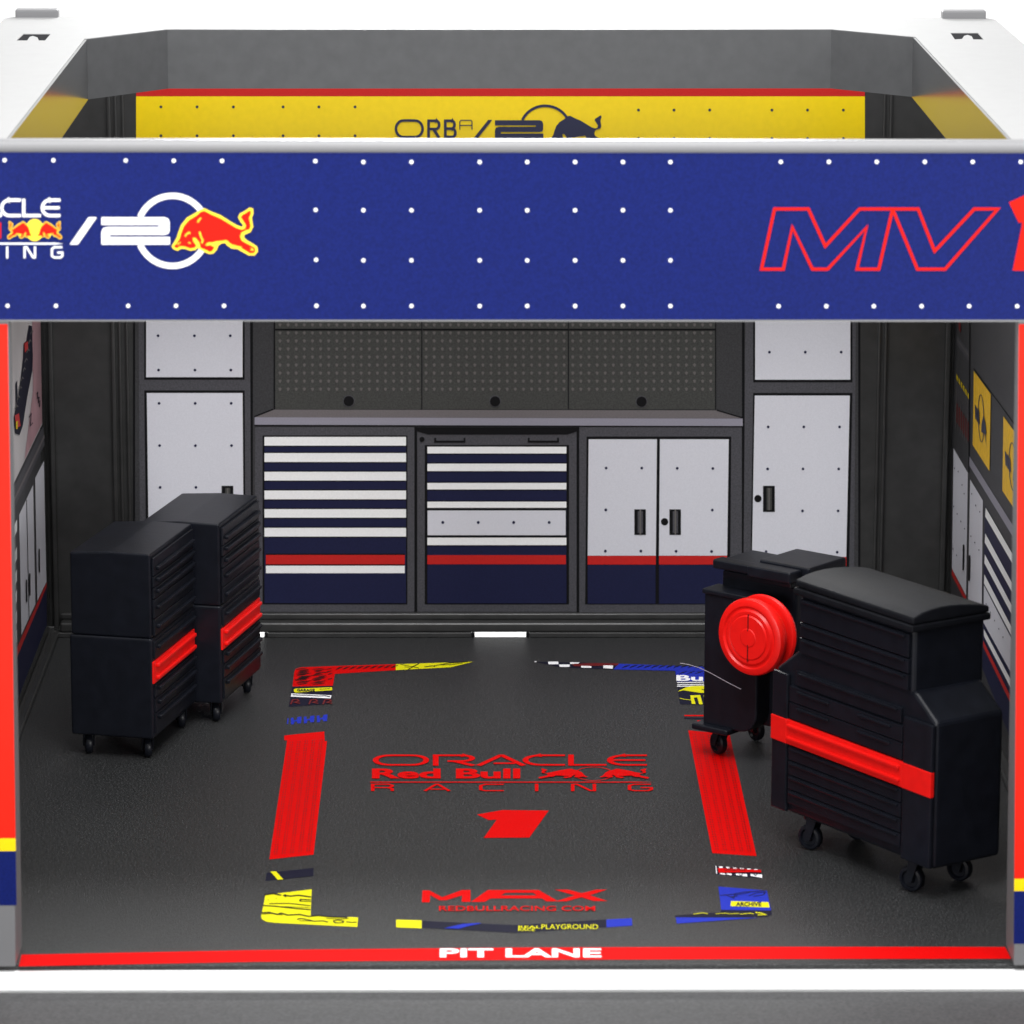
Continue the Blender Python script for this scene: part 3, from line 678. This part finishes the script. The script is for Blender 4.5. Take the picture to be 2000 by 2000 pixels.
# ------------------------------------------------------------------ trolleys
def caster(parent, x, y, z1, r=.024, ang=0, w=.018):
    bm = bmesh.new()
    lathe(bm, [(.001,z1-.006),(r*.55,z1-.006),(r*.55,z1),(.001,z1)], (0,0,0), 'z', 20)
    for s_ in (-1, 1):
        a, t = s_*w*.66, .0016
        hexa(bm, [(a-t,-r*.22,r*.85),(a+t,-r*.22,r*.85),(a+t,r*.22,r*.85),(a-t,r*.22,r*.85)],
                 [(a-t,-r*.8,z1-.003),(a+t,-r*.8,z1-.003),(a+t,r*.1,z1-.003),(a-t,r*.1,z1-.003)])
    c = link('caster', bm, M['cart'], parent); c.location = (x, y, 0); c.rotation_euler = (0,0,ang)
    bm = bmesh.new()
    h = w*.5
    lathe(bm, [(.001,-h*.9),(r*.30,-h*.9),(r*.36,-h*.45),(r*.62,-h*.45),(r*.70,-h),(r*.90,-h*.9),(r,-h*.5),(r,h*.5),(r*.90,h*.9),(r*.70,h),(r*.62,h*.45),(r*.36,h*.45),(r*.30,h*.9),(.001,h*.9)], (0,0,r+.0008), 'x', 28)
    link('wheel', bm, M['cart'], c)
    return c
# tool cabinet: local x = outward normal of the drawers, y = along them
LC, DC, HC, SE = .333, .205, .482, .285
tc = empty('tool_cabinet', (-.803, 1.445, 0), math.radians(-13.5)); tc.scale = (1, 1, 1.035)
tag(tc, 'nearer of the two navy black tool cabinets with a red drawer', 'tool cabinet', 'tool cabinets at the left of the floor')
bm = bmesh.new(); box(bm, -DC, -.004, 0, LC, .052, SE, .006, 3); link('lower_body', bm, M['cart'], tc)
bm = bmesh.new()
prism(bm, [(-DC+.004,SE+.001),(-.006,SE+.001),(-.006,HC-.002),(-DC*.5,HC),(-DC+.004,HC-.006)], 1, .003, LC-.003, .005, 3)
link('upper_body', bm, M['cart'], tc)
def drawer(z0, z1, zh, key, lab=None, two=None, y0=.016, y1=None):
    y1 = y1 or LC-.014
    bm = bmesh.new(); box(bm, -.0055, 0, y0-.004, y1+.004, z0, z1, .0015, 2)
    for z in zh: box(bm, -.001, .0085, y0+.012, y1-.006, z-.0045, z+.0045, .0032, 3)
    o = link('drawer', bm, M[key], tc)
    if lab: o['label'] = lab
for z0, z1, zh in ((.428,.470,.444),(.402,.426,.417),(.375,.400,.390),(.330,.373,.353),(.290,.328,.309)): drawer(z0, z1, [zh], 'cart')
drawer(.237,.276,[.262],'cart'); drawer(.181,.232,[.221,.193],'redpl','red drawer front with two handle bars', y0=.006)
drawer(.146,.176,[.166],'cart'); drawer(.112,.144,[.133],'cart'); drawer(.062,.110,[.098],'cart')
for x in (-.03, -DC+.03):
    for y in (.035, LC-.035): caster(tc, x, y, .053, .022, .4)
def copy_tree(o, parent=None):
    c = o.copy(); COL.objects.link(c); c.parent = parent
    if parent is not None: c.matrix_parent_inverse = o.matrix_parent_inverse.copy()
    for ch in list(o.children): copy_tree(ch, c)
    return c
t2 = copy_tree(tc); t2.location = (-.661, 1.754, 0)
t2['label'] = 'farther of the two navy black tool cabinets with a red drawer'
# chest trolley at right: local x along its front, y away from it
ct = empty('tool_trolley', (.594, .835, 0), math.atan2(-.838, .545))
tag(ct, 'large navy black toy tool trolley with a lid and a wide red band', 'tool trolley')
LU, DV = .549, .189
bm = bmesh.new()
prism(bm, [(0,.075),(LU,.075),(LU,.392),(LU-.075,.445),(.075,.445),(0,.392)], 1, .006, DV, .012, 4)
link('lower_body', bm, M['cart'], ct)
bm = bmesh.new()
hexa(bm, [(.078,.007,.425),(.470,.007,.425),(.470,DV+.008,.425),(.078,DV+.008,.425)], [(.080,.008,.578),(.468,.008,.578),(.468,DV+.008,.578),(.080,DV+.008,.578)], .012, 4)
link('upper_body', bm, M['cart'], ct)
bm = bmesh.new()
box(bm, .070, .477, -.006, DV+.018, .572, .587, .005, 3)
pr_ = [(-.002,.588),(-.002,.603)]+[(-.002+(DV+.018)*(k/8), .6035+.014*math.sin(math.pi*(k/8)**.8)) for k in range(1,8)]+[(DV+.016,.601),(DV+.016,.588)]
prism(bm, pr_, 0, .072, .474, .006, 3)
for f in bm.faces: f.smooth = True
lid_ = link('lid', bm, M['lid'], ct); lid_.data.set_sharp_from_angle(angle=math.radians(28))
bm = bmesh.new()
for u0, u1 in ((.0,.055),(.452,LU)):
    bm = bmesh.new(); box(bm, u0+.001, u1-.001, -.004, .0058, .078, .388, .003, 2)
    link('corner_column', bm, M['cart'], ct)
for z0, z1 in ((.198,.229),(.165,.196),(.132,.163),(.100,.130)):
    bm = bmesh.new(); box(bm, .060, .448, -.003, .0055, z0, z1, .0015, 2)
    box(bm, .066, .440, -.008, -.002, z1-.008, z1-.002, .0025, 2); link('drawer', bm, M['cart'], ct)
for z0, z1 in ((.330,.365),(.292,.328)):
    bm = bmesh.new(); box(bm, .060, .448, -.003, .0055, z0, z1, .0015, 2)
    box(bm, .09, .20, -.008, -.002, z1-.012, z1-.006, .0025, 2); box(bm, .30, .41, -.008, -.002, z1-.012, z1-.006, .0025, 2); link('drawer', bm, M['cart'], ct)
for z0, z1 in ((.370,.402),(.445,.478),(.481,.512),(.515,.565)):
    bm = bmesh.new(); a, b = (.09,.46) if z0 > .44 else (.08,.44)
    box(bm, a, b, -.001, .0075, z0, z1, .0015, 2); box(bm, a+.01, b-.01, -.006, 0, z1-.008, z1-.002, .0025, 2)
    link('drawer', bm, M['cart'], ct)
bm = bmesh.new()
box(bm, .0, .0555, -.0065, .004, .233, .288, .002, 2); box(bm, .4515, LU, -.0065, .004, .233, .288, .002, 2)
box(bm, .056, .451, -.005, .004, .233, .288, .002, 2); box(bm, .060, .447, -.012, -.004, .272, .280, .003, 2); box(bm, .060, .447, -.012, -.004, .244, .252, .003, 2)
tag(link('red_band', bm, M['redpl'], ct), 'red drawer band across the front')
for x in (.105, .455):
    for y in (.028, .158): caster(ct, x, y, .076, .0285, 1.95, .022)
# hose reel cart
hc = empty('hose_reel_cart', (.480, 1.50, 0), math.radians(-40))
tag(hc, 'navy black toy cart carrying a round red hose reel, behind the large tool trolley', 'hose reel cart')
bm = bmesh.new()
pp = [(0,.075),(.105,.075)]+[(.105+.05*math.sin(math.radians(a)), .125-.05*math.cos(math.radians(a))) for a in range(15,91,15)]+[(.155,.402),(0,.402)]
prism(bm, pp, 1, 0, .05, .005, 3)
link('front_panel', bm, M['cart'], hc)
bm = bmesh.new(); box(bm, -.004, .16, -.005, .06, .3925, .4045, .004, 3); link('panel_lip', bm, M['cart'], hc)
bm = bmesh.new(); box(bm, .012, .225, .051, .16, .085, .431, .008, 3); link('body', bm, M['cart'], hc)
bm = bmesh.new()
box(bm, .012, .118, .012, .05, .452, .474, .006, 3); box(bm, .1185, .242, .002, .05, .450, .477, .006, 3)
box(bm, .012, .118, .0505, .17, .447, .468, .006, 3); box(bm, .1185, .262, .0505, .20, .447, .482, .006, 3)
box(bm, .03, .225, .03, .16, .432, .4465, .003, 2)
link('top_tray', bm, M['cart'], hc)
bm = bmesh.new(); box(bm, -.02, .085, -.02, .06, .064, .0785, .006, 3); link('foot_bar', bm, M['cart'], hc)
for x in (.025, .22):
    for y in (.03, .18): caster(hc, x, y, .064 if x < .1 else .086, .027, 1.2, .02)
# reel
q = hit(1498, 1234, 1, 1.38)
loc = Matrix.Rotation(math.radians(40), 3, 'Z') @ (Vector(q)-hc.location)
cxr, czr = loc.x, loc.z; yr = -.075
bm = bmesh.new()
lathe(bm, [(.001,yr-.004),(.020,yr-.0035),(.022,yr-.002),(.050,yr-.0025),(.053,yr+.0005),(.056,yr-.0005),(.062,yr+.0),(.067,yr+.005),(.070,yr+.005),(.074,yr+.001),(.082,yr+.0015),(.088,yr+.004),(.091,yr+.010),(.091,yr+.018),(.086,yr+.022),(.070,yr+.024),(.070,yr+.030),(.080,yr+.034),(.080,yr+.040),(.070,yr+.044),(.070,yr+.050),(.088,yr+.054),(.091,yr+.060),(.088,yr+.068),(.04,yr+.0745),(.001,yr+.0745)], (cxr,0,czr), 'y', 72)
reel = link('hose_reel', bm, M['redpl'], hc); reel['label'] = 'round red reel with raised rings'
bm = bmesh.new(); box(bm, cxr-.0012, cxr+.0012, yr-.0036, yr-.0015, czr-.056, czr+.056)
link('mould_line', bm, M['redd'], reel)
for o_ in bpy.data.objects:
    if o_.type == 'MESH' and o_.name.split('.')[0] in ('hose_reel', 'wheel', 'caster'): o_.data.set_sharp_from_angle(angle=math.radians(32))
# stray fibre lying against the hose cart
pts = [hit(1330,1297,2,.01), hit(1352,1300,2,.02), hit(1380,1312,2,.05), hit(1412,1329,2,.09), hit(1440,1345,2,.12)]
pts = [Vector(p) for p in pts]
base = hit(1330,1297,2,.004)
pa = Vector(hit(1330,1296,1,1.44)); 
L = []
for (px, py) in ((1328,1295),(1345,1298),(1365,1304),(1385,1313),(1405,1324),(1425,1335),(1447,1346)): L.append(hit(px, py, 1, 1.36))
bm = bmesh.new(); tube(bm, L, .0009, 6)
tag(link('fibre', bm, M['fibrew']), 'thin pale stray fibre sticking out from the foot of the hose reel cart', 'fibre')
# ------------------------------------------------------------------ light
W = bpy.data.worlds.new('World'); S.world = W; W.use_nodes = True
bg = W.node_tree.nodes['Background']; bg.inputs[0].default_value = (1,1,1,1); bg.inputs[1].default_value = .45
def area(name, loc, target, size, power, col=(1,1,1), sy=None):
    l = bpy.data.lights.new(name, 'AREA'); l.energy = power; l.size = size; l.color = col
    if sy: l.shape = 'RECTANGLE'; l.size_y = sy
    o = bpy.data.objects.new(name, l); COL.objects.link(o); o.location = loc
    o.rotation_euler = (Vector(target)-Vector(loc)).to_track_quat('-Z', 'Y').to_euler(); return o
area('top_softbox', (0, .2, 6.0), (0, .9, 0), 4.5, 250)
area('front_top_softbox', (0, -2.6, 5.5), (0, .2, 0), 2.6, 300)
area('left_softbox', (-4.6, -7.0, 2.3), (.2, 2.2, .7), 2.4, 255)
area('right_softbox', (4.8, -7.0, 2.3), (-.2, 2.2, .7), 2.4, 305)
area('backdrop_lamp', (0, 6.0, 6.5), (0, 9.5, 1), 6, 160)
area('rear_lamp', (0, 5.2, 2.6), (0, 3.0, -.05), 1.6, 260)
S.view_settings.view_transform = 'Standard'; S.view_settings.look = 'None'; S.view_settings.gamma = 1; S.view_settings.exposure = .07
S.view_settings.use_curve_mapping = False
S.render.engine = 'CYCLES'; S.cycles.max_bounces = 8; S.cycles.use_denoising = True
